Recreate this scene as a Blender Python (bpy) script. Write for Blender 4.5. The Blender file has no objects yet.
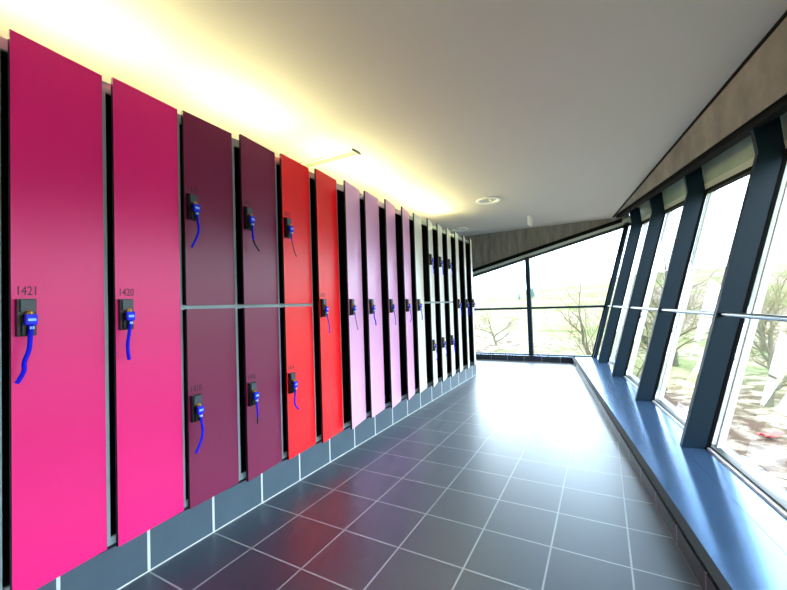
import bpy, bmesh, math, random
from mathutils import Vector, Matrix, noise as mnoise
S = 0.3                      # one floor tile = 0.3 m; coordinates below are in tiles
col = bpy.context.scene.collection
scene = bpy.context.scene
random.seed(7)

# ------------------------------------------------------------ helpers
class MB:
    """collects shapes and links them as ONE mesh object"""
    def __init__(s): s.v = []; s.f = []; s.m = []; s.sm = []
    def add(s, vs, fs, mi=0, smooth=False):
        o = len(s.v); s.v += [tuple(v) for v in vs]
        for f in fs: s.f.append([o + i for i in f]); s.m.append(mi); s.sm.append(smooth)
    def box(s, a, b, mi=0):
        x0, y0, z0 = a; x1, y1, z1 = b
        s.add([(x0,y0,z0),(x1,y0,z0),(x1,y1,z0),(x0,y1,z0),(x0,y0,z1),(x1,y0,z1),(x1,y1,z1),(x0,y1,z1)],
              [(0,3,2,1),(4,5,6,7),(0,1,5,4),(1,2,6,5),(2,3,7,6),(3,0,4,7)], mi)
    def prism(s, p0, p1, mi=0):
        """two matching polygons (lists of 3D points) joined into a solid"""
        n = len(p0)
        s.add(list(p0) + list(p1), [tuple(range(n))[::-1], tuple(range(n, 2*n))] + [(i, (i+1) % n, n+(i+1) % n, n+i) for i in range(n)], mi)
    def tube(s, pts, rad, n=8, mi=0, cap=True):
        pts = [Vector(p) for p in pts]
        if not isinstance(rad, (list, tuple)): rad = [rad]*len(pts)
        rings = []; up = None
        for i, p in enumerate(pts):
            t = (pts[min(i+1, len(pts)-1)] - pts[max(i-1, 0)]).normalized()
            if up is None:
                up = Vector((0,0,1)) if abs(t.z) < .9 else Vector((1,0,0))
            a = t.cross(up).normalized(); up = a.cross(t).normalized()
            rings.append([p + rad[i]*(math.cos(2*math.pi*k/n)*a + math.sin(2*math.pi*k/n)*up) for k in range(n)])
        vs = [v for r in rings for v in r]; fs = []
        for i in range(len(rings)-1):
            for k in range(n): fs.append((i*n+k, i*n+(k+1) % n, (i+1)*n+(k+1) % n, (i+1)*n+k))
        s.add(vs, fs, mi, True)
        if cap: s.add(rings[0], [tuple(range(n))[::-1]], mi); s.add(rings[-1], [tuple(range(n))], mi)
    def lathe(s, c, prof, n=32, mi=0, axis='z'):
        vs = []; fs = []
        for r, h in prof:
            for k in range(n):
                a = 2*math.pi*k/n
                if axis == 'z': vs.append((c[0]+r*math.cos(a), c[1]+r*math.sin(a), c[2]+h))
                else: vs.append((c[0]+h, c[1]+r*math.cos(a), c[2]+r*math.sin(a)))
        for i in range(len(prof)-1):
            for k in range(n): fs.append((i*n+k, i*n+(k+1) % n, (i+1)*n+(k+1) % n, (i+1)*n+k))
        s.add(vs, fs, mi, True)
    def build(s, name, mats, parent=None, loc=(0,0,0), rz=0, bevel=0, scale=S, recalc=True):
        me = bpy.data.meshes.new(name)
        me.from_pydata([(x*scale, y*scale, z*scale) for x, y, z in s.v], [], s.f)
        if not isinstance(mats, (list, tuple)): mats = [mats]
        for m in mats: me.materials.append(m)
        for p, mi, sm in zip(me.polygons, s.m, s.sm): p.material_index = mi; p.use_smooth = sm
        if recalc:
            bm = bmesh.new(); bm.from_mesh(me); bmesh.ops.recalc_face_normals(bm, faces=bm.faces); bm.to_mesh(me); bm.free()
        o = bpy.data.objects.new(name, me); col.objects.link(o)
        if parent: o.parent = parent
        o.location = [c*S for c in loc]; o.rotation_euler = (0, 0, rz)
        if bevel:
            b = o.modifiers.new('bevel', 'BEVEL'); b.width = bevel*S; b.segments = 2; b.limit_method = 'ANGLE'; b.angle_limit = math.radians(40)
        return o
def empty(name, loc=(0,0,0), rz=0, parent=None):
    o = bpy.data.objects.new(name, None); col.objects.link(o); o.empty_display_size = .05
    o.location = [c*S for c in loc]; o.rotation_euler = (0,0,rz)
    if parent: o.parent = parent
    return o
def tag(o, label, cat, group=None, kind=None):
    o['label'] = label; o['category'] = cat
    if group: o['group'] = group
    if kind: o['kind'] = kind
    return o
def struct(o, label=None):
    o['kind'] = 'structure'
    if label: o['label'] = label
    return o

# ------------------------------------------------------------ materials
def lin(c):
    return tuple(((x/255)/12.92 if x/255 <= .04045 else ((x/255+.055)/1.055)**2.4) for x in c) + (1,)
def mat(name, rgb, rough=.5, metal=0, spec=.5, coat=0, noise=0, nscale=20, bump=0, bscale=60, linear=False):
    m = bpy.data.materials.new(name); m.use_nodes = True; nt = m.node_tree; b = nt.nodes['Principled BSDF']
    c = rgb if linear else lin(rgb)
    if len(c) == 3: c = tuple(c) + (1,)
    b.inputs['Base Color'].default_value = c; b.inputs['Roughness'].default_value = rough
    b.inputs['Metallic'].default_value = metal; b.inputs['Specular IOR Level'].default_value = spec
    b.inputs['Coat Weight'].default_value = coat
    tc = nt.nodes.new('ShaderNodeTexCoord')
    if noise:
        n = nt.nodes.new('ShaderNodeTexNoise'); n.inputs['Scale'].default_value = nscale; n.inputs['Detail'].default_value = 5
        nt.links.new(tc.outputs['Object'], n.inputs['Vector'])
        mr = nt.nodes.new('ShaderNodeMapRange'); mr.inputs[3].default_value = 1-noise; mr.inputs[4].default_value = 1+noise
        nt.links.new(n.outputs['Fac'], mr.inputs[0])
        mx = nt.nodes.new('ShaderNodeVectorMath'); mx.operation = 'SCALE'; mx.inputs[0].default_value = c[:3]
        nt.links.new(mr.outputs[0], mx.inputs['Scale']); nt.links.new(mx.outputs[0], b.inputs['Base Color'])
    if bump:
        n = nt.nodes.new('ShaderNodeTexNoise'); n.inputs['Scale'].default_value = bscale; n.inputs['Detail'].default_value = 3
        nt.links.new(tc.outputs['Object'], n.inputs['Vector'])
        bp = nt.nodes.new('ShaderNodeBump'); bp.inputs['Strength'].default_value = bump; bp.inputs['Distance'].default_value = .002
        nt.links.new(n.outputs['Fac'], bp.inputs['Height']); nt.links.new(bp.outputs[0], b.inputs['Normal'])
    return m

def tile_mat(name, c1, c2, grout, rough, ox=0, oy=0, axes='xy', bw=1, bh=1, mortar=.012, spec=.5):
    m = bpy.data.materials.new(name); m.use_nodes = True; nt = m.node_tree; b = nt.nodes['Principled BSDF']
    tc = nt.nodes.new('ShaderNodeTexCoord'); sep = nt.nodes.new('ShaderNodeSeparateXYZ'); cmb = nt.nodes.new('ShaderNodeCombineXYZ')
    nt.links.new(tc.outputs['Object'], sep.inputs[0])
    for k, (a, off) in enumerate(zip(axes, (ox, oy))):
        ma = nt.nodes.new('ShaderNodeMath'); ma.operation = 'MULTIPLY_ADD'; ma.inputs[1].default_value = 1/S; ma.inputs[2].default_value = -off + 100
        nt.links.new(sep.outputs['xyz'.index(a)], ma.inputs[0]); nt.links.new(ma.outputs[0], cmb.inputs[k])
    br = nt.nodes.new('ShaderNodeTexBrick'); br.offset = 0; br.squash = 1
    br.inputs['Scale'].default_value = 1; br.inputs['Brick Width'].default_value = bw; br.inputs['Row Height'].default_value = bh
    br.inputs['Mortar Size'].default_value = mortar; br.inputs['Mortar Smooth'].default_value = .1
    br.inputs['Color1'].default_value = lin(c1); br.inputs['Color2'].default_value = lin(c2); br.inputs['Mortar'].default_value = lin(grout)
    nt.links.new(cmb.outputs[0], br.inputs['Vector']); 
    n = nt.nodes.new('ShaderNodeTexNoise'); n.inputs['Scale'].default_value = 9; n.inputs['Detail'].default_value = 6
    nt.links.new(tc.outputs['Object'], n.inputs['Vector'])
    mr = nt.nodes.new('ShaderNodeMapRange'); mr.inputs[3].default_value = .85; mr.inputs[4].default_value = 1.15
    nt.links.new(n.outputs['Fac'], mr.inputs[0])
    mx = nt.nodes.new('ShaderNodeVectorMath'); mx.operation = 'SCALE'
    nt.links.new(br.outputs['Color'], mx.inputs[0]); nt.links.new(mr.outputs[0], mx.inputs['Scale']); nt.links.new(mx.outputs[0], b.inputs['Base Color'])
    rr = nt.nodes.new('ShaderNodeMapRange'); rr.inputs[3].default_value = rough; rr.inputs[4].default_value = .85
    nt.links.new(br.outputs['Fac'], rr.inputs[0]); nt.links.new(rr.outputs[0], b.inputs['Roughness'])
    b.inputs['Specular IOR Level'].default_value = spec
    iv = nt.nodes.new('ShaderNodeMath'); iv.operation = 'SUBTRACT'; iv.inputs[0].default_value = 1; nt.links.new(br.outputs['Fac'], iv.inputs[1])
    bp = nt.nodes.new('ShaderNodeBump'); bp.inputs['Strength'].default_value = .5; bp.inputs['Distance'].default_value = .002
    nt.links.new(iv.outputs[0], bp.inputs['Height']); nt.links.new(bp.outputs[0], b.inputs['Normal'])
    return m

def glass_mat(name, tint, ior=1.5):
    m = bpy.data.materials.new(name); m.use_nodes = True; nt = m.node_tree; nt.nodes.clear()
    out = nt.nodes.new('ShaderNodeOutputMaterial'); mix = nt.nodes.new('ShaderNodeMixShader')
    tr = nt.nodes.new('ShaderNodeBsdfTransparent'); tr.inputs[0].default_value = tint
    gl = nt.nodes.new('ShaderNodeBsdfGlossy'); gl.inputs['Roughness'].default_value = .0; gl.inputs[0].default_value = (1,1,1,1)
    ge = nt.nodes.new('ShaderNodeNewGeometry'); dt = nt.nodes.new('ShaderNodeVectorMath'); dt.operation = 'DOT_PRODUCT'
    nt.links.new(ge.outputs['Incoming'], dt.inputs[0]); nt.links.new(ge.outputs['Normal'], dt.inputs[1])
    def mth(op, a, b=None, v=None):
        x = nt.nodes.new('ShaderNodeMath'); x.operation = op; nt.links.new(a, x.inputs[0])
        if v is not None: x.inputs[1].default_value = v
        return x.outputs[0]
    ab = mth('ABSOLUTE', dt.outputs['Value']); om = nt.nodes.new('ShaderNodeMath'); om.operation = 'SUBTRACT'; om.inputs[0].default_value = 1; nt.links.new(ab, om.inputs[1])
    pw = mth('POWER', om.outputs[0], v=5); ml = mth('MULTIPLY', pw, v=.9); ad = mth('ADD', ml, v=.09)
    nt.links.new(ad, mix.inputs[0]); nt.links.new(tr.outputs[0], mix.inputs[1]); nt.links.new(gl.outputs[0], mix.inputs[2])
    nt.links.new(mix.outputs[0], out.inputs[0]); return m
def emit_mat(name, rgb, strength):
    m = bpy.data.materials.new(name); m.use_nodes = True; b = m.node_tree.nodes['Principled BSDF']
    b.inputs['Base Color'].default_value = (.8,.8,.8,1); b.inputs['Emission Color'].default_value = tuple(rgb)+(1,); b.inputs['Emission Strength'].default_value = strength
    return m

def concrete_mat():
    m = mat('board_marked_concrete', (122,119,110), .85, spec=.2)
    nt = m.node_tree; b = nt.nodes['Principled BSDF']; tc = nt.nodes.new('ShaderNodeTexCoord')
    mp = nt.nodes.new('ShaderNodeMapping'); mp.inputs['Scale'].default_value = (6, 1.2, .9); nt.links.new(tc.outputs['Object'], mp.inputs[0])
    n = nt.nodes.new('ShaderNodeTexNoise'); n.inputs['Scale'].default_value = 2.2; n.inputs['Detail'].default_value = 9; n.inputs['Roughness'].default_value = .62
    nt.links.new(mp.outputs[0], n.inputs['Vector'])
    cr = nt.nodes.new('ShaderNodeValToRGB'); cr.color_ramp.elements[0].position = .3; cr.color_ramp.elements[0].color = lin((104,100,95))
    cr.color_ramp.elements[1].position = .7; cr.color_ramp.elements[1].color = lin((140,135,127))
    nt.links.new(n.outputs['Fac'], cr.inputs[0]); nt.links.new(cr.outputs[0], b.inputs['Base Color'])
    return m

M = {}
LAM = {'pink': (240, 10, 124), 'plum': (122, 5, 68), 'red': (255, 4, 24), 'rose': (236, 176, 222), 'white': (238, 238, 228)}
for k, c in LAM.items(): M[k] = mat(k + '_laminate', c, .33, spec=.5, noise=.04, nscale=5, bump=.05, bscale=200)
M['core'] = mat('black_laminate_core', (9,9,11), .5)
M['carcass'] = mat('grey_locker_carcass', (158,182,188), .45)
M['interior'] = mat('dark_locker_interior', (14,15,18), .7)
M['lock'] = mat('black_lock_plastic', (14,15,17), .35)
M['lock2'] = mat('grey_lock_button', (60,72,82), .4)
M['brass'] = mat('brass_key_metal', (190,150,80), .3, metal=1)
M['blue'] = mat('blue_key_plastic', (4,30,240), .4, spec=.35)
M['pale_blue'] = mat('pale_blue_print', (150,205,255), .4)
M['strap'] = mat('blue_strap', (2,12,235), .6, spec=.2)
M['strap_dark'] = mat('dark_strap_end', (22,16,48), .5)
M['ink'] = mat('black_number_ink', (30,16,34), .6)
M['floor'] = tile_mat('dark_floor_tiles', (25,29,47), (30,35,55), (160,170,176), .45, spec=.6)
fb = M['floor'].node_tree.nodes['Principled BSDF']; fb.inputs['IOR'].default_value = 2.1; fb.inputs['Specular Tint'].default_value = (.5,.75,1,1); fb.inputs['Coat Weight'].default_value = 1; fb.inputs['Coat Roughness'].default_value = .36; fb.inputs['Coat IOR'].default_value = 1.75
M['plinth'] = tile_mat('window_lit_plinth_tiles', (62,80,94), (68,88,102), (205,215,215), .4, axes='yz', bh=.8, mortar=.02)  # same tile as the floor, window light put into the lighter colour
M['kerb'] = tile_mat('dark_kerb_tiles', (34,40,52), (40,46,58), (190,175,178), .4, axes='yz', ox=.82, bh=.8, mortar=.012)
M['kerb_end'] = tile_mat('dark_kerb_tiles_end', (34,40,52), (40,46,58), (190,175,178), .4, axes='xz', ox=.55, bh=.8, mortar=.012)
M['ceiling'] = mat('grey_white_ceiling_plaster', (186,181,172), .8, spec=.2)
M['wall'] = mat('white_wall_plaster', (205,204,198), .85, spec=.2)
M['concrete'] = concrete_mat()
M['steel'] = mat('dark_blue_painted_steel', (8,34,50), .5, spec=.22)
M['black'] = mat('black_painted_steel', (6,7,8), .8, spec=.15)
M['frame_grey'] = mat('dark_grey_window_frame', (34,44,50), .4)
M['trim_edge_light'] = mat('white_bead_edge_light', (225,230,226), .4)  # on upright strips the white stands for daylight in the glass edge
M['sill'] = mat('polished_dark_metal_sill', (112,154,205), .16, metal=.8, noise=.22, nscale=5)
M['slot'] = mat('black_edge_trim', (8,9,13), .7, spec=.2)
M['rail'] = mat('brushed_steel_rail', (150,158,165), .28, metal=1)
M['soffit'] = mat('beige_soffit', (164,170,154), .6)
M['glass'] = glass_mat('window_glass', (.93,.97,.96,1))
M['fascia'] = mat('green_grey_reflective_fascia', (178,198,176), .25, metal=.3, noise=.25, nscale=2)
M['fit_white'] = mat('white_fitting', (226,226,218), .4)
M['fit_grey'] = mat('grey_fitting', (120,118,112), .5)
M['louvre'] = mat('louvre_metal', (190,192,170), .35, metal=.6)
M['lamp_off'] = mat('frosted_lamp', (235,235,225), .4)
M['tube'] = emit_mat('lit_fluorescent_tube', (1, .88, .46), 48)

# ------------------------------------------------------------ geometry of the room
A = Vector((6.64, 2.56, 0)); D = Vector((-.141, .990, 0)).normalized(); N = Vector((D.y, -D.x, 0))
def W(s, o, z): p = A + D*s + N*o; return (p.x, p.y, z)
LEAN = .258; ZS = .33
def zk(s): return 6.53 + .0742*(s - 3.655)           # the kink line: window head of the leaning glazing
def oin(z): return 1.06 + LEAN*(z - ZS)              # inner edge of the posts
S0 = -16.0; S1 = 17.58; YE = 19.7; YG = 20.3; ZC = 8.07
XL = -7.0; YB = -12.5

# floor, plinth handled below
f = MB(); fe = [(XL, YB), (W(-15.2, 1.85, 0)[0], YB), W(17.9, 1.85, 0)[:2], (XL, 20.5)]
f.prism([(x, y, -.6) for x, y in fe], [(x, y, 0) for x, y in fe]); struct(f.build('floor', M['floor']))
def ceil_x(y): return 6.483 + (20 - y)*.1324          # edge of the ceiling along the windows
c = MB()
c.prism([(XL, YB, ZC), (ceil_x(YB), YB, ZC), (ceil_x(20.3), 20.3, ZC), (XL, 20.3, ZC)], [(XL, YB, ZC+.5), (ceil_x(YB), YB, ZC+.5), (ceil_x(20.3), 20.3, ZC+.5), (XL, 20.3, ZC+.5)])
struct(c.build('ceiling', M['ceiling']))
w = MB(); w.box((XL-.6, YB-.6, -.6), (XL, 21, ZC+.5)); struct(w.build('wall_left', M['wall']))
w = MB(); w.prism([(XL, YB, 0), (10.6, YB, 0), (12.8, YB, ZC+.5), (XL, YB, ZC+.5)], [(XL, YB-.6, 0), (10.6, YB-.6, 0), (12.8, YB-.6, ZC+.5), (XL, YB-.6, ZC+.5)])
struct(w.build('wall_back', M['wall']))

# window side: concrete band under the ceiling edge, black beam under it
def band(name, pf, m, s0=S0, s1=S1, parent=None):
    b = MB(); b.prism(pf(s0), pf(s1)); return b.build(name, m, parent)
def ce(s, z, dx=0):                                   # point under the ceiling edge at station s
    y = (A + D*s).y; return (ceil_x(y) + dx, y, z)
def beam_z(s): return zk(s) + .52
def conc(s):
    q = W(s, 2.52, beam_z(s)+.17); r = W(s, 2.9, beam_z(s)+.17)
    return [ce(s, ZC+.02), q, r, ce(s, ZC+.5, .8)]
struct(band('wall_right', conc, M['concrete'], s1=17.3))
def beam(s): z = beam_z(s); return [W(s, 2.5, z), W(s, 2.5, z+.19), W(s, 2.75, z+.19), W(s, 2.75, z)]
struct(band('trim_1', beam, M['black'], s1=17.5))
def shadow_gap(s): a = ce(s, ZC-.045, -.03); return [a, ce(s, ZC+.0, -.03), ce(s, ZC+.0, .05), ce(s, ZC-.045, .05)]  # black strip put in for the dark of the shadow gap
struct(band('shadow_gap_strip', shadow_gap, M['black'], s1=17.3))

# side kerb: tiled riser, black edge strip, metal sill
RZ = .29
def ri(s): return [W(s, 0, 0), W(s, 0, RZ), W(s, .09, RZ), W(s, .09, 0)]
struct(band('baseboard_right', ri, M['kerb'], s1=17.31))
def st(s): return [W(s, .02, RZ), W(s, .02, ZS), W(s, .15, ZS), W(s, .15, RZ)]
struct(band('trim_3', st, M['slot'], s1=17.3))
SE = 18.3
def si(s): return [W(s, .15, RZ-.1), W(s, .15, ZS), W(s, 1.04, ZS), W(s, 1.04, RZ-.1)]
sill = struct(band('trim_4', si, M['sill'], s1=SE))
def si2(s): return [W(s, 1.05, RZ-.1), W(s, 1.05, ZS-.004), W(s, 1.95, ZS-.004), W(s, 1.95, RZ-.1)]
band('outer_sill_sheet', si2, M['sill'], s1=SE, parent=sill)
def wb(s): return [W(s, 1.9, -.6), W(s, 1.9, ZS-.01), W(s, 2.0, ZS-.01), W(s, 2.0, -.6)]
struct(band('trim_5', wb, M['frame_grey'], s1=SE))

# window bays: every bay is a window with post, frame, glass, fascia
PS = [-12.55, -8.5, -4.42, -.38, 3.655, 7.74, 11.86, 15.71]
GO = .56                                              # glass plane behind the posts' inner edge
def fin(s, t=.13, d0=0., d1=.43, ztop=None):
    k = zk(s); zt = k + .75
    prof = [(oin(ZS)+d0, ZS), (oin(ZS)+d1, ZS), (oin(k)+d1, k), (oin(k)+d1-.06, zt), (oin(k)+d0-.09, zt), (oin(k)+d0, k)]
    b = MB(); b.prism([W(s-t/2, o, z) for o, z in prof], [W(s+t/2, o, z) for o, z in prof]); return b
def lean_bar(s, t, d0, d1, m, name, parent, z0=ZS):
    k = zk(s); prof = [(oin(z0)+d0, z0), (oin(z0)+d1, z0), (oin(k)+d1, k), (oin(k)+d0, k)]
    b = MB(); b.prism([W(s-t/2, o, z) for o, z in prof], [W(s+t/2, o, z) for o, z in prof]); return b.build(name, m, parent)
bays = list(zip([-15.6] + PS, PS + [17.45]))
for i, (a, b_) in enumerate(bays):
    root = struct(empty('window_%d' % (i+2), W((a+b_)/2, oin(ZS)+GO, ZS)))
    inv = Vector(root.location)/S
    holder = []
    # post at the far end of the bay
    p = fin(b_) if i < len(bays)-1 else fin(b_, t=.2, d1=.2)
    holder.append(p.build('post', M['steel']))
    holder.append(lean_bar(b_+(.0), .16, .43, .50, M['black'], 'window_frame', None))
    holder.append(lean_bar(a+.12, .07, .575, .68, M['trim_edge_light'], 'bead_edge_light', None))  # white strip added in place of daylight through the pane edge
    holder.append(lean_bar(b_-.11, .07, .575, .70, M['trim_edge_light'], 'bead_edge_light', None))  # daylight at the other pane edge, also put in as white
    # glass
    k0, k1 = zk(a), zk(b_); g = MB()
    q = [W(a, oin(ZS)+GO, ZS), W(b_, oin(ZS)+GO, ZS), W(b_, oin(k1)+GO, k1), W(a, oin(k0)+GO, k0)]
    g.add(q, [(0,1,2,3)]); holder.append(g.build('pane', M['glass']))
    # bottom and head frame bars
    def bar(sz, name, m, d0, d1, z0f, z1f):
        pr = []
        for s in (a, b_):
            z0, z1 = z0f(s), z1f(s); pr.append([W(s, oin(z0)+d0, z0), W(s, oin(z0)+d1, z0), W(s, oin(z1)+d1, z1), W(s, oin(z1)+d0, z1)])
        x = MB(); x.prism(pr[0], pr[1]); holder.append(x.build(name, m))
    bar(0, 'window_frame', M['frame_grey'], .5, .64, lambda s: ZS-.004, lambda s: ZS+.07)
    bar(0, 'bead_edge_light', M['trim_edge_light'], .44, .50, lambda s: ZS-.003, lambda s: ZS+.035)
    bar(0, 'window_head', M['black'], .42, .64, lambda s: zk(s)-.1, lambda s: zk(s)-.0)
    # fascia between head and beam
    x = MB()
    def fa(s, z0, z1, d=0.):
        k = zk(s); o0 = oin(k)+.47-d; return [W(s, o0, k+z0), W(s, o0-.03, k+z1), W(s, o0+.04, k+z1), W(s, o0+.07, k+z0)]
    x.prism(fa(a, .17, 1.0), fa(b_, .17, 1.0)); holder.append(x.build('fascia', M['fascia']))
    x = MB(); x.prism(fa(a, .0, .17, .03), fa(b_, .0, .17, .03)); holder.append(x.build('fascia_rail', M['soffit']))
    for h in holder:
        h.data.transform(Matrix.Translation(-root.location)); h.parent = root
# outside roof slab over the band, so the sky does not shine in above
def rf(s): z = ZC+.5; return [ce(s, z-.02, .3), ce(s, z+.4, .3), W(s, 4.2, z+.4), W(s, 4.2, z-.02)]
band_r = struct(band('trim_6', rf, M['frame_grey'], s1=17.9))
def rf2(s):
    k = zk(s); return [W(s, 2.75, k+.9), W(s, 2.75, ZC+.5), W(s, oin(k)+.6, ZC+.5), W(s, oin(k)+.6, k+.9)]
struct(band('trim_7', rf2, M['frame_grey'], s1=17.9))

# rail along the side windows
r = MB(); zr = 3.2
pts = [W(s, oin(zr)+.10, zr) for s in (-15.6, 17.45)]
r.tube([pts[0], pts[1]], .05, 16)
rail = tag(r.build('safety_rail', M['rail']), 'round steel rail running through the leaning posts of the window side', 'rail')

# end wall: concrete with sloping head, beam, soffit, window
def hz(x): return 5.72 + .252*(x + 1.22)
e = MB(); xr = 8.0; xs = XL
xm = (ZC - hz(0))/.252 - .3
e.prism([(xs, 20.0, hz(xs)+.2), (xm-.5, 20.0, hz(xm-.5)+.2), (xm-.5, 20.0, ZC+.5), (xs, 20.0, ZC+.5)], [(xs, 20.6, hz(xs)+.2), (xm-.5, 20.6, hz(xm-.5)+.2), (xm-.5, 20.6, ZC+.5), (xs, 20.6, ZC+.5)])
struct(e.build('wall_end', M['concrete']))
e = MB()
e.prism([(xs, 19.95, hz(xs)), (6.95, 19.95, hz(6.95)), (6.95, 19.95, hz(6.95)+.2), (xs, 19.95, hz(xs)+.2)], [(xs, 20.08, hz(xs)), (6.95, 20.08, hz(6.95)), (6.95, 20.08, hz(6.95)+.2), (xs, 20.08, hz(xs)+.2)])
struct(e.build('trim_8', M['black']))
w1 = struct(empty('window_1', (2.0, YG, ZS)))
def child(mb, name, m, root=w1):
    o = mb.build(name, m); o.data.transform(Matrix.Translation(-root.location)); o.parent = root; return o
def hz2(x): return hz(x) - .30 + .02*0
e = MB(); e.prism([(xs, 20.0, hz(xs)+.05), (7.4, 20.0, hz(7.4)+.05), (7.4, YG-.02, hz2(7.4)+.12), (xs, YG-.02, hz2(xs)+.12)], [(xs, 20.0, hz(xs)+.16), (7.4, 20.0, hz(7.4)+.16), (7.4, YG+.15, hz2(7.4)+.6), (xs, YG+.15, hz2(xs)+.6)])
child(e, 'soffit', M['soffit'])
e = MB(); e.prism([(xs, YG-.06, hz2(xs)), (7.4, YG-.06, hz2(7.4)), (7.4, YG-.06, hz2(7.4)+.2), (xs, YG-.06, hz2(xs)+.2)], [(xs, YG+.1, hz2(xs)), (7.4, YG+.1, hz2(7.4)), (7.4, YG+.1, hz2(7.4)+.2), (xs, YG+.1, hz2(xs)+.2)])
child(e, 'window_head', M['frame_grey'])
XC = lambda z: 5.13 + LEAN*(z - ZS)                   # corner line on the end wall
e = MB(); e.add([(xs, YG, ZS-.1), (XC(ZS)+.3, YG, ZS-.1), (XC(7.5)+.3, YG, 7.5), (xs, YG, hz2(xs)+.1)], [(0,1,2,3)]); child(e, 'pane', M['glass'])
for x in (1.9, -2.2, -6.0):
    e = MB(); e.box((x-.12, YG-.3, ZS-.02), (x+.12, YG+.06, hz2(x)+.1)); child(e, 'mullion', M['steel'])
e = MB(); e.prism([(XC(ZS)+.02, YG-.2, ZS), (XC(ZS)+.2, YG-.2, ZS), (XC(7.6)+.2, YG-.2, 7.6), (XC(7.6)+.02, YG-.2, 7.6)], [(XC(ZS)+.02, YG+.1, ZS), (XC(ZS)+.2, YG+.1, ZS), (XC(7.6)+.2, YG+.1, 7.6), (XC(7.6)+.02, YG+.1, 7.6)])
child(e, 'corner_post', M['black'])
e = MB(); e.tube([(XL, YG-.12, zr), (XC(zr)+.1, YG-.12, zr)], .068, 12); child(e, 'transom', M['steel'])
e = MB(); e.box((xs, YG-.06, ZS-.06), (XC(ZS)+.1, YG+.1, ZS+.05)); child(e, 'window_frame', M['frame_grey'])
# end kerb
e = MB(); e.box((xs, YE, 0), (4.33, YE+.09, RZ)); struct(e.build('baseboard_end', M['kerb_end']))
e = MB(); e.box((xs, YE+.02, RZ), (4.2, YE+.15, ZS)); struct(e.build('trim_9', M['slot']))
e = MB(); e.box((xs, YE+.15, RZ-.1), (4.2, YG+.3, ZS)); struct(e.build('trim_10', M['sill']))

# plinth under the lockers
XP = .105; XF = .06; NY0 = -4.47; NY1 = 14.69
e = MB(); e.box((-1.6, NY0, 0), (XP, NY1, .58)); struct(e.build('baseboard_left', M['plinth']))

# ------------------------------------------------------------ lockers
FONT = {}
def text_mesh(txt, size):
    cu = bpy.data.curves.new('number', 'FONT'); cu.body = txt; cu.size = size; cu.extrude = .0003; cu.resolution_u = 3
    o = bpy.data.objects.new('number', cu); col.objects.link(o); bpy.context.view_layer.update()
    dg = bpy.context.evaluated_depsgraph_get(); me = bpy.data.meshes.new_from_object(o.evaluated_get(dg)); bpy.data.objects.remove(o)
    me.name = 'number'; me.materials.clear(); me.materials.append(M['ink']); return me
DW = .925; DT = .045; ZB = .60; ZT = 6.80; ZM = 3.69
def door_mesh(z0, z1):
    m = MB(); x0, x1, y0, y1 = 0, DT, -DW, 0
    m.add([(x0,y0,z0),(x1,y0,z0),(x1,y1,z0),(x0,y1,z0),(x0,y0,z1),(x1,y0,z1),(x1,y1,z1),(x0,y1,z1)],
          [(0,3,2,1),(4,5,6,7),(0,1,5,4),(2,3,7,6)], 1)
    m.add([(x0,y0,z0),(x1,y0,z0),(x1,y1,z0),(x0,y1,z0),(x0,y0,z1),(x1,y0,z1),(x1,y1,z1),(x0,y1,z1)],
          [(1,2,6,5),(3,0,4,7)], 0)
    return m
def lock_mesh(zc):
    m = MB(); yl = -DW + .03
    m.box((DT, yl, zc-.205), (DT+.055, yl+.165, zc+.205), 0)
    m.box((DT+.05, yl+.02, zc+.06), (DT+.075, yl+.15, zc+.19), 1)
    m.box((DT+.05, yl+.03, zc-.195), (DT+.085, yl+.135, zc-.03), 0)
    m.lathe((DT+.05, yl+.09, zc+.045), [(0,0),(.036,0),(.036,.04),(.028,.05),(0,.05)], 16, 2, axis='x')
    return m
def lockplace(zc): return (DT+.105, -DW+.12, zc)

def key_parts(root, path, thick, dark_from, dark):
    """a key with a blue head and a blue strap hanging from it; local x out of the door, y towards the hinge, z up"""
    k = MB(); k.box((-.04, -.008, .01), (.02, .008, .06)); k.lathe((-.03, 0, .05), [(0,0),(.026,0),(.026,.03),(0,.03)], 14, 0, axis='x')
    k.build('key_shank', M['brass'], root)
    h = MB(); h.box((-.012, -.055, -.085), (.03, .055, .035)); h.build('key_head', M['blue'], root, bevel=.012)
    l = MB(); l.box((.0305, -.035, -.04), (.032, .035, -.012)); l.build('key_print', M['pale_blue'], root)
    pts = [(0.01, 0, -.07)] + [(.012 + .02*math.sin(i*.9), y, z-.08) for i, (y, z) in enumerate(path)]
    # resample smoothly (Catmull-Rom)
    P = [Vector(p) for p in pts]; P = [P[0]*2-P[1]] + P + [P[-1]*2-P[-2]]; out = []
    for i in range(1, len(P)-2):
        for t in range(5):
            t /= 5; a, b, c_, d_ = P[i-1], P[i], P[i+1], P[i+2]
            out.append(.5*((2*b)+(c_-a)*t+(2*a-5*b+4*c_-d_)*t*t+(3*b-a-3*c_+d_)*t**3))
    out.append(P[-2])
    n = len(out); cut = int(n*dark_from)
    if cut < n-1:
        st = MB(); st.tube(out[:cut+1], thick, 8); st.build('strap', M['strap'], root)
        st = MB(); st.tube(out[cut:], thick*.9, 8); st.build('strap_end', dark, root)
    else:
        st = MB(); st.tube(out, thick, 8); st.build('strap', M['strap'], root)
    cl = MB(); cl.box((-.004, -.02, -.13), (.032, .02, -.10)); cl.build('clasp', M['pale_blue'], root)

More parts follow.
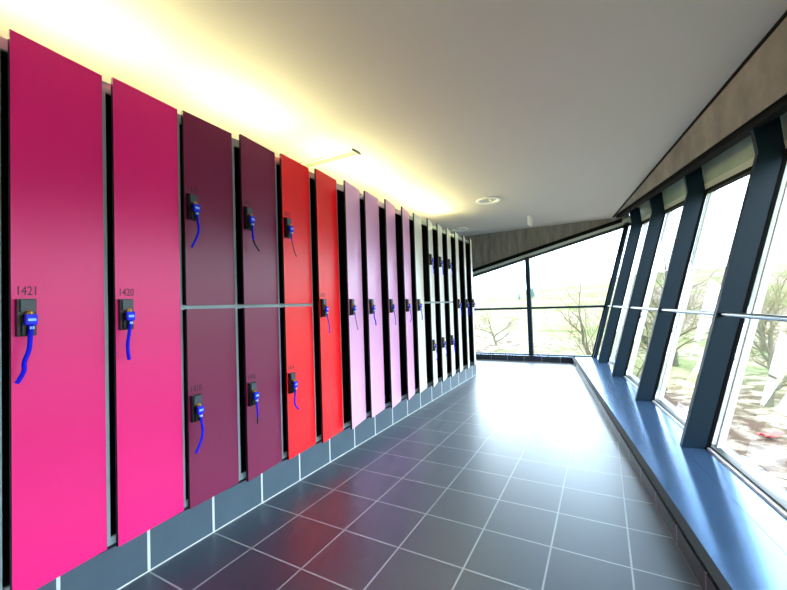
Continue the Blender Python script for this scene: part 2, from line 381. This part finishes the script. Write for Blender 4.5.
# key paths: (horizontal along the door, drop)
K = {'a': [(-.01,-.15),(-.03,-.28),(-.07,-.4),(-.07,-.5),(-.12,-.62)],
     'b': [(-.02,-.16),(-.05,-.3),(-.05,-.42),(-.03,-.52)],
     'c': [(.015,-.15),(.02,-.27),(-.02,-.42),(-.10,-.58)],
     'd': [(0,-.15),(.0,-.3),(.03,-.38),(.15,-.50)],
     'e': [(0,-.15),(.01,-.27),(.05,-.4),(.13,-.5)],
     'f': [(-.02,-.12),(-.06,-.25),(-.05,-.35),(.06,-.46)],
     'g': [(.02,-.15),(.05,-.3),(.06,-.5)],
     'h': [(-.02,-.12),(-.06,-.22),(.01,-.32),(.06,-.44)],
     'i': [(.04,-.15),(.08,-.27),(.0,-.4),(-.1,-.46)],
     'j': [(.01,-.15),(.0,-.3),(-.01,-.44)]}
GR = 'lockers of the long row'
ORD = ['first','second','third','fourth','fifth','sixth','seventh','eighth','ninth','tenth']
cols = []   # (colour, two-tier, [numbers], [key styles], label words)
cols.append(('pink', False, [None], [None], 'tall pink locker at the near end of the row, mostly outside the picture'))
cols.append(('pink', False, ['1421'], ['a'], 'tall hot pink locker with its door ajar, numbered 1421'))
cols.append(('pink', False, ['1420'], ['b'], 'tall hot pink locker numbered 1420, left of the first dark plum locker'))
cols.append(('plum', True, ['1419','1418'], ['c','c'], 'two-door dark plum locker right beside pink locker 1420'))
cols.append(('plum', True, ['1417','1416'], ['d','j'], 'two-door dark plum locker right beside the two-door red locker'))
cols.append(('red', True, ['1415','1414'], ['e','f'], 'bright red locker with two doors, one above the other'))
cols.append(('red', False, ['1413'], ['g'], 'bright red locker with one full-height door'))
cols.append(('rose', False, [None], ['e'], 'pale lilac-pink locker standing next to the red lockers, first of four'))
cols.append(('rose', False, [None], ['h'], 'pale lilac-pink locker with a wavy blue strap, second of four'))
cols.append(('rose', False, [None], ['g'], 'pale lilac-pink locker, third of four away from the red ones'))
cols.append(('rose', False, [None], ['i'], 'pale lilac-pink locker standing next to the white lockers, fourth of four'))
cols.append(('white', False, [None], ['j'], 'full-height white locker standing next to the pale pink ones'))
cols.append(('white', True, [None,None], ['h','i'], 'two-door white locker, the nearest of three two-door white ones'))
cols.append(('white', True, [None,None], ['j','i'], 'two-door white locker, the middle of three two-door white ones'))
cols.append(('white', True, [None,None], ['i','f'], 'two-door white locker, the farthest of three two-door white ones'))
cols.append(('white', False, [None], ['j'], 'full-height white locker just beyond the two-door white lockers'))
cols.append(('white', False, [None], ['i'], 'full-height white locker, last but one before the end window'))
cols.append(('white', False, [None], ['g'], 'full-height white locker, the very last before the end window'))
keyname = {1:'pink door 1421',2:'pink door 1420',3:'plum locker beside 1420',4:'plum locker beside red ones',5:'the two-door red locker',6:'the full-height red locker',
 7:'the first pale pink locker',8:'the second pale pink locker',9:'the third pale pink locker',10:'the fourth pale pink locker',11:'the white locker beside the pale pink ones',
 12:'nearest two-door white locker',13:'middle two-door white locker',14:'farthest two-door white locker',15:'the white locker just past the two-door ones',16:'the last but one white locker',17:'the last white locker of the row'}
keylook = {'a':'long wavy blue strap','b':'straight thick blue strap','c':'blue strap bending left','d':'dark kinked strap','e':'thin dark-ended strap','f':'curved blue strap','g':'thin blue strap','h':'wavy blue strap','i':'curling blue strap','j':'short hanging strap'}
random.seed(3)
ang = [5,7,5,3,7.3,5.5,8,11.8,8,11.5,13,8.8,13,11.2,10.8,11,13,12.8]
body_cache = {}
for i, (colour, two, nums, keys, label) in enumerate(cols):
    h = -1.53 + 1.012*(i-1)                                         # hinge position along the row
    root = tag(empty('locker', (-.8, h-.476, ZB)), label, 'locker', GR)
    L = Vector((-.8, h-.476, ZB))
    # body: carcass with open front, seen through the gaps
    key = ('two' if two else 'one')
    if key not in body_cache:
        b = MB(); y0, y1 = -.506, .506; xb, xf = -.75, XF+.8; zt = ZT-.04-ZB; T = .055; TN = .056
        b.box((xb, y0, 0), (xf, y0+TN, zt)); b.box((xb, y1-T, 0), (xf, y1, zt))
        b.box((xb, y0+TN, 0), (xf, y1-T, .10)); b.box((xb, y0+TN, zt-.14), (xf, y1-T, zt))
        b.box((xb, y0+TN, .1), (xb+.05, y1-T, zt-.14))
        if two: b.box((xb+.05, y0+TN, ZM-ZB-.035), (xf, y1-T, ZM-ZB+.035))
        # dark lining
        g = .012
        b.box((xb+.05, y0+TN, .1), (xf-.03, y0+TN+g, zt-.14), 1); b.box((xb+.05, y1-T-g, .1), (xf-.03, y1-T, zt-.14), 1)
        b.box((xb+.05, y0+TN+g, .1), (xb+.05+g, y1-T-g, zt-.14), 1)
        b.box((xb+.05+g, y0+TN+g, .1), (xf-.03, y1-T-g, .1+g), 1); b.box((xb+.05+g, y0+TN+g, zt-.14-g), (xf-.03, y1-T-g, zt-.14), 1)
        bo = b.build('body', [M['carcass'], M['interior']], root); body_cache[key] = bo.data
    else:
        bo = bpy.data.objects.new('body', body_cache[key]); col.objects.link(bo); bo.parent = root
    spans = [(ZM+.03, ZT, 5.28), (ZB-.005, ZM-.03, 2.11)] if two else [(ZB-.005, ZT, 3.61)]
    for j, (z0, z1, zc) in enumerate(spans):
        an = math.radians(ang[i] + (.35 if j else 0))
        hp = Vector((XF+.003, h + {1: .02, 2: .022}.get(i, 0), 0))
        d = door_mesh(z0-ZB, z1-ZB).build('door', [M[colour], M['core']], root, loc=(hp.x-L.x, hp.y-L.y, 0), rz=an)
        lock_mesh(zc-ZB).build('lock', [M['lock'], M['lock2'], M['brass']], d, bevel=0)
        if nums[j]:
            me = text_mesh(nums[j], .043)
            t = bpy.data.objects.new('number', me); col.objects.link(t); t.parent = d
            t.rotation_euler = (math.pi/2, 0, math.pi/2); t.scale = (.7, 1, 1); t.location = ((DT+.001)*S, (-DW+.035)*S, (zc-ZB+.25)*S)
        if keys[j]:
            kx, ky, kz = lockplace(zc)
            wx = hp.x + kx*math.cos(an) - ky*math.sin(an); wy = hp.y + kx*math.sin(an) + ky*math.cos(an)
            st = keys[j]; thick = {'a':.023,'b':.022,'c':.019,'d':.018,'e':.010,'f':.017,'g':.011,'h':.016,'i':.010,'j':.015}[st]
            kr = empty('locker_key', (wx, wy, kz), an)
            where = ('upper door of ' if j == 0 else 'lower door of ') if two else ''
            tag(kr, 'blue key, %s, in %s%s' % (keylook[st], where, keyname[i]), 'key', 'blue wristband keys in the locker doors')
            key_parts(kr, K[st], thick, {'d':.55,'e':.35,'g':2,'j':.7 if i == 4 else 2}.get(st, 2), M['strap_dark'])

# fluorescent battens lying on top of the lockers, lighting the ceiling
for n_, (y0, y1) in enumerate([(-4.2, -.1), (.2, 3.0), (3.5, 8.3), (8.6, 13.4)]):
    b = tag(empty('fluorescent_batten', (-.85, (y0+y1)/2, ZT-.04)), 'lit fluorescent batten on top of the lockers, %s from the near end' % ORD[n_], 'light', 'battens on top of the lockers')
    hl = (y1-y0)/2
    m = MB(); m.box((-.12, -hl, .02), (.12, hl, .34)); m.build('housing', M['fit_white'], b)
    m = MB(); m.tube([(0, -hl+.08, .42), (0, hl-.08, .42)], .04, 10); m.build('tube', M['tube'], b)
    for s_ in (-1, 1):
        m = MB(); m.box((-.06, s_*(hl-.04)-.04, .34), (.06, s_*(hl-.04)+.04, .49)); m.build('lamp_holder', M['fit_white'], b)

# ceiling luminaire over the lockers
lr = tag(empty('ceiling_luminaire', (-1.1, 4.85, ZC)), 'long louvred luminaire on the ceiling above the red lockers', 'light')
m = MB(); m.box((-1.6, -.19, -.05), (.93, -.15, 0)); m.box((-1.6, .15, -.05), (.93, .19, 0)); m.box((-1.6, -.15, -.012), (.93, .15, 0)); m.build('housing', M['fit_white'], lr)
m = MB()
for k in range(42): x = -1.58+k*.06; m.box((x, -.15, -.045), (x+.01, .15, -.012))
m.box((-1.6, -.008, -.045), (.93, .008, -.012)); m.build('louvre', M['louvre'], lr)
m = MB(); m.box((.93, -.2, -.06), (.96, .2, 0)); m.build('end_cap', M['fit_grey'], lr)
# downlights
def downlight(x, y, label):
    r = tag(empty('downlight', (x, y, ZC)), label, 'light', 'round ceiling downlights')
    m = MB(); m.lathe((0,0,0), [(.5,0),(.53,-.04),(.5,-.07),(.34,-.045),(.34,-.003)], 40); m.build('trim_ring', M['fit_white'], r)
    m = MB(); m.lathe((0,0,0), [(.34,-.012),(.25,-.006),(.001,-.006)], 32); m.build('reflector', M['louvre'], r)
    m = MB(); m.lathe((.05,0,0), [(.001,-.07),(.03,-.065),(.045,-.04),(.045,-.006)], 16); m.build('bulb', M['lamp_off'], r)
downlight(1.7, 12.2, 'round white downlight in the ceiling beside the white lockers')
downlight(-1.43, 17.4, 'faint round downlight in the ceiling close to the end wall')
pr = tag(empty('hanging_sign', (2.75, 16.6, ZC)), 'small white sign seen edge-on hanging from ceiling by the end wall', 'sign')
m = MB(); m.box((-.13, -.3, -.5), (.0, .35, -.02)); m.build('panel', M['fit_white'], pr, bevel=.01)
m = MB(); m.box((-.13, -.2, -.02), (-.02, .2, 0)); m.build('bracket', M['fit_grey'], pr)

# ------------------------------------------------------------ outside
def ground_mat():
    m = bpy.data.materials.new('meadow_ground'); m.use_nodes = True; nt = m.node_tree; b = nt.nodes['Principled BSDF']; b.inputs['Roughness'].default_value = .95; b.inputs['Specular IOR Level'].default_value = .1
    geo = nt.nodes.new('ShaderNodeTexCoord')
    def nz(scale, det, lo, hi):
        n = nt.nodes.new('ShaderNodeTexNoise'); n.inputs['Scale'].default_value = scale; n.inputs['Detail'].default_value = det
        nt.links.new(geo.outputs['Object'], n.inputs['Vector']); r = nt.nodes.new('ShaderNodeMapRange'); r.inputs[1].default_value = lo; r.inputs[2].default_value = hi
        nt.links.new(n.outputs['Fac'], r.inputs[0]); return r.outputs[0]
    def mixc(f, a, c2):
        x = nt.nodes.new('ShaderNodeMix'); x.data_type = 'RGBA'; nt.links.new(f, x.inputs[0])
        for s_, v in ((6, a), (7, c2)):
            if isinstance(v, tuple): x.inputs[s_].default_value = v
            else: nt.links.new(v, x.inputs[s_])
        return x.outputs[2]
    dirt = mixc(nz(1.6, 10, .42, .6), lin((78,62,50)), lin((150,138,124)))
    grass = mixc(nz(.35, 6, .4, .65), lin((84,104,56)), lin((140,130,98)))
    c1 = mixc(nz(.035, 4, .46, .54), dirt, grass)
    c2 = mixc(nz(6, 6, .58, .72), c1, lin((44,40,34)))
    nt.links.new(c2, b.inputs['Base Color']); return m
M['ground'] = ground_mat()
def gh(x, y):
    r = math.hypot(x, y); a = math.atan2(x, y)
    t = min(1, max(0, (r-38)/260)); t = t*t*(3-2*t)
    hill = (17 + 9*math.sin(a*1.7-.4) + 4*math.sin(a*5+1)) * t
    return -2.9 + hill + (mnoise.noise(Vector((x*.05, y*.05, 0)))*.9 + mnoise.noise(Vector((x*.3, y*.3, 3)))*.18)*min(1, max(0, (r-5)/14))
NA, NR = 120, 90; vs = []; fs = []
for i in range(NR):
    r = 1.0*(400/1.0)**(i/(NR-1))
    for k in range(NA): a = 2*math.pi*k/NA; x, y = 2+r*math.sin(a), 3+r*math.cos(a); vs.append((x, y, gh(x, y)))
vs.append((2, 3, gh(2, 3)))
for i in range(NR-1):
    for k in range(NA): fs.append((i*NA+k, i*NA+(k+1) % NA, (i+1)*NA+(k+1) % NA, (i+1)*NA+k))
for k in range(NA): fs.append((len(vs)-1, (k+1) % NA, k))
g = MB(); g.add(vs, fs, 0, True); struct(g.build('ground', M['ground'], scale=1))

M['bark'] = mat('grey_green_bark', (92,90,74), .9, noise=.3, nscale=14, spec=.1)
M['twig'] = mat('pale_twigs', (118,112,84), .9, spec=.1)
M['ivy'] = mat('ivy_leaves', (50,66,38), .7, noise=.3, nscale=6)
M['conifer'] = mat('dark_conifer', (52,96,84), .8)
def bare_tree(seed, height, levels=5, ivy=False, spread=.55, trunk_r=None):
    rnd = random.Random(seed); tr = MB(); tw = MB(); iv = MB()
    def grow(p, d, ln, r, lv):
        n = 4 if lv > 1 else 3; pts = [p]; rr = [r]; q = p.copy(); dd = d.copy()
        for i in range(n):
            dd = (dd + Vector((rnd.gauss(0,.13), rnd.gauss(0,.13), rnd.gauss(.04,.08)))).normalized()
            q = q + dd*ln/n; pts.append(q.copy()); rr.append(r*(1-(i+1)/n*.45))
        (tr if lv >= levels-1 else tw).tube(pts, rr, 7 if lv >= levels-1 else (4 if lv > 1 else 3), cap=False)
        if ivy and lv >= levels-1:
            for _ in range(420 if lv == levels else 110):
                k = rnd.randrange(n); c0 = pts[k].lerp(pts[k+1], rnd.random()) + Vector((rnd.gauss(0,1), rnd.gauss(0,1), rnd.gauss(0,1))).normalized()*rr[k]*1.4
                s_ = .05; a = Vector((rnd.gauss(0,1), rnd.gauss(0,1), rnd.gauss(0,1))).normalized(); b = a.orthogonal().normalized(); iv.add([c0-a*s_, c0+b*s_, c0+a*s_, c0-b*s_], [(0,1,2,3)])
        if lv <= 0: return
        for _ in range(rnd.choice((3,3,4)) if lv > 1 else 3):
            k = rnd.uniform(.35, 1); idx = min(n-1, int(k*n)); pp = pts[idx].lerp(pts[idx+1], k*n-idx)
            side = Vector((rnd.gauss(0,1), rnd.gauss(0,1), rnd.gauss(.15,.5))).normalized()
            nd = (dd*(1-spread) + side*spread).normalized()
            grow(pp, nd, ln*rnd.uniform(.58,.8), rr[idx]*rnd.uniform(.5,.66), lv-1)
        grow(pts[-1], dd, ln*.7, rr[-1]*.9, lv-1)
    grow(Vector((0,0,-.3)), Vector((rnd.gauss(0,.08), rnd.gauss(0,.08), 1)).normalized(), height*.33, trunk_r or height*.022, levels)
    return tr, tw, iv
protos = []
for sd, h, ivy, lv in ((11, 9, True, 5), (23, 7.5, False, 5), (37, 4.2, False, 4), (52, 11, True, 5)):
    protos.append([(mb_, nm, mt) for mb_, nm, mt in zip(bare_tree(sd, h, lv, ivy, .58), ('trunk', 'branches', 'ivy'), (M['bark'], M['twig'], M['ivy'])) if mb_.v])
mesh_cache = {}
def place_tree(k, x, y, rz, sc, label, name='bare_tree', group='bare trees outside the windows', lean=0):
    r = tag(empty(name, (0,0,0)), label, 'tree' if name == 'bare_tree' else 'shrub', group)
    r.location = (x, y, gh(x, y)); r.rotation_euler = (lean*.3, lean, rz); r.scale = (sc, sc, sc)
    for mb_, nm, mt in protos[k]:
        if (k, nm) not in mesh_cache:
            o = mb_.build(nm, mt, r, scale=1, recalc=False); mesh_cache[(k, nm)] = o.data
        else: o = bpy.data.objects.new(nm, mesh_cache[(k, nm)]); col.objects.link(o); o.parent = r
TREES = [
 (0, 2.9, 12.2, .4, .78, 'ivy-clad bare tree close outside the middle of the leaning windows', .14),
 (1, 6.4, 15.8, 1.4, .85, 'spreading bare tree outside the nearest visible pane, at the right edge', .1),
 (3, 4.9, 22.5, 3.4, .6, 'tall bare tree outside, farther off behind the ivy-clad one', .05),
 (2, 1.5, 18.8, 0.3, 1.7, 'small bare tree outside, right half of the end window', .08),
 (2, -6.2, 31.0, 5.0, 1.3, 'rounded bare tree outside, left half of the end window', 0),
 (2, 10.0, 21.5, 2.2, 1.1, 'small bushy bare tree farthest right outside the windows', .0),
 (3, 11.0, 33.0, 1.1, .6, 'bare tree on the slope beyond the leaning windows', 0),
 (0, 18.0, 46.0, 2.0, .8, 'distant ivy-grown tree on the slope, right side', 0),
]
for k, x, y, rz, sc, lb, ln in TREES: place_tree(k, x, y, rz, sc, lb, lean=ln)
def conifer(x, y, h, label):
    r = tag(empty('conifer', (0,0,0)), label, 'tree', 'far conifers'); r.location = (x, y, gh(x, y))
    m = MB(); m.tube([(0,0,-.3),(0,0,h*.3)], h*.02, 8); m.build('trunk', M['bark'], r, scale=1)
    m = MB(); rnd = random.Random(int(x*7+y))
    for t in range(9):
        z = h*(.1+.09*t); rr = h*.2*(1-t/9.5)
        prof = []
        n = 14; c0 = len(m.v); vs = [(0,0,z+h*.17)]
        for q in range(n): a = 2*math.pi*q/n; ro = rr*rnd.uniform(.75,1.1); vs.append((ro*math.cos(a), ro*math.sin(a), z))
        m.add(vs, [(0, 1+q, 1+(q+1) % n) for q in range(n)] + [tuple(range(n, 0, -1))])
    m.build('foliage', M['conifer'], r, scale=1)
conifer(-21.4, 150, 5.5, 'tall dark conifer on the far field behind the end window')
conifer(-26.3, 150, 3.6, 'short dark conifer left of the taller one on the far field')
# red tarpaulin on the ground at the right
xr_, yr_ = 5.55, 12.6
m = MB(); rnd = random.Random(5)
nx, ny = 9, 5; vs = []
for j in range(ny):
    for i in range(nx):
        vs.append((i*.08-.32+rnd.uniform(-.015,.015), j*.06-.12, .03+.09*math.sin(i*.9+j)*math.sin(j*.8+.4)+.06))
fs = [(j*nx+i, j*nx+i+1, (j+1)*nx+i+1, (j+1)*nx+i) for j in range(ny-1) for i in range(nx-1)]
m.add(vs, fs, 0, True); t = m.build('tarpaulin', mat('red_tarpaulin', (215,70,70), .6), scale=1, recalc=False)
t.location = (xr_, yr_, gh(xr_, yr_)+.02); t.rotation_euler = (0, 0, .7)
sd_ = t.modifiers.new('thick', 'SOLIDIFY'); sd_.thickness = .01
tag(t, 'crumpled red tarpaulin lying on the ground outside at the right', 'tarpaulin')

# ------------------------------------------------------------ sky
wd = bpy.data.worlds.new('overcast'); scene.world = wd; wd.use_nodes = True; nt = wd.node_tree; bg = nt.nodes['Background']
tc = nt.nodes.new('ShaderNodeTexCoord'); n = nt.nodes.new('ShaderNodeTexNoise'); n.inputs['Scale'].default_value = 2.2; n.inputs['Detail'].default_value = 4
nt.links.new(tc.outputs['Generated'], n.inputs['Vector'])
cr = nt.nodes.new('ShaderNodeValToRGB'); cr.color_ramp.elements[0].position = .35; cr.color_ramp.elements[0].color = (.58,.79,1,1); cr.color_ramp.elements[1].position = .65; cr.color_ramp.elements[1].color = (.92,.97,1,1)
nt.links.new(n.outputs['Fac'], cr.inputs[0]); nt.links.new(cr.outputs[0], bg.inputs[0]); bg.inputs[1].default_value = 4.2

# ------------------------------------------------------------ camera
yaw, pit, rol = -.507458654, .0279067196, -.0329097737
cs, sn = math.cos, math.sin
fw = Vector((sn(yaw)*cs(pit), cs(yaw)*cs(pit), sn(pit))); rt = Vector((cs(yaw), -sn(yaw), 0)); up = rt.cross(fw)
r2 = rt*cs(rol) + up*sn(rol); u2 = up*cs(rol) - rt*sn(rol)
cam = bpy.data.cameras.new('camera'); co = bpy.data.objects.new('camera', cam); col.objects.link(co)
mw = Matrix((( r2.x, u2.x, -fw.x, 5.80217539*S), (r2.y, u2.y, -fw.y, -3.94588021*S), (r2.z, u2.z, -fw.z, 3.60355548*S), (0,0,0,1)))
co.matrix_world = mw; cam.sensor_width = 36; cam.lens = 374.134/787*36; cam.clip_start = .02; cam.clip_end = 2000
cam.shift_y = .5/787
scene.camera = co
vs_ = scene.view_settings; vs_.view_transform = 'Standard'; vs_.look = 'None'; vs_.gamma = 1; vs_.exposure = 1.25; vs_.use_curve_mapping = False
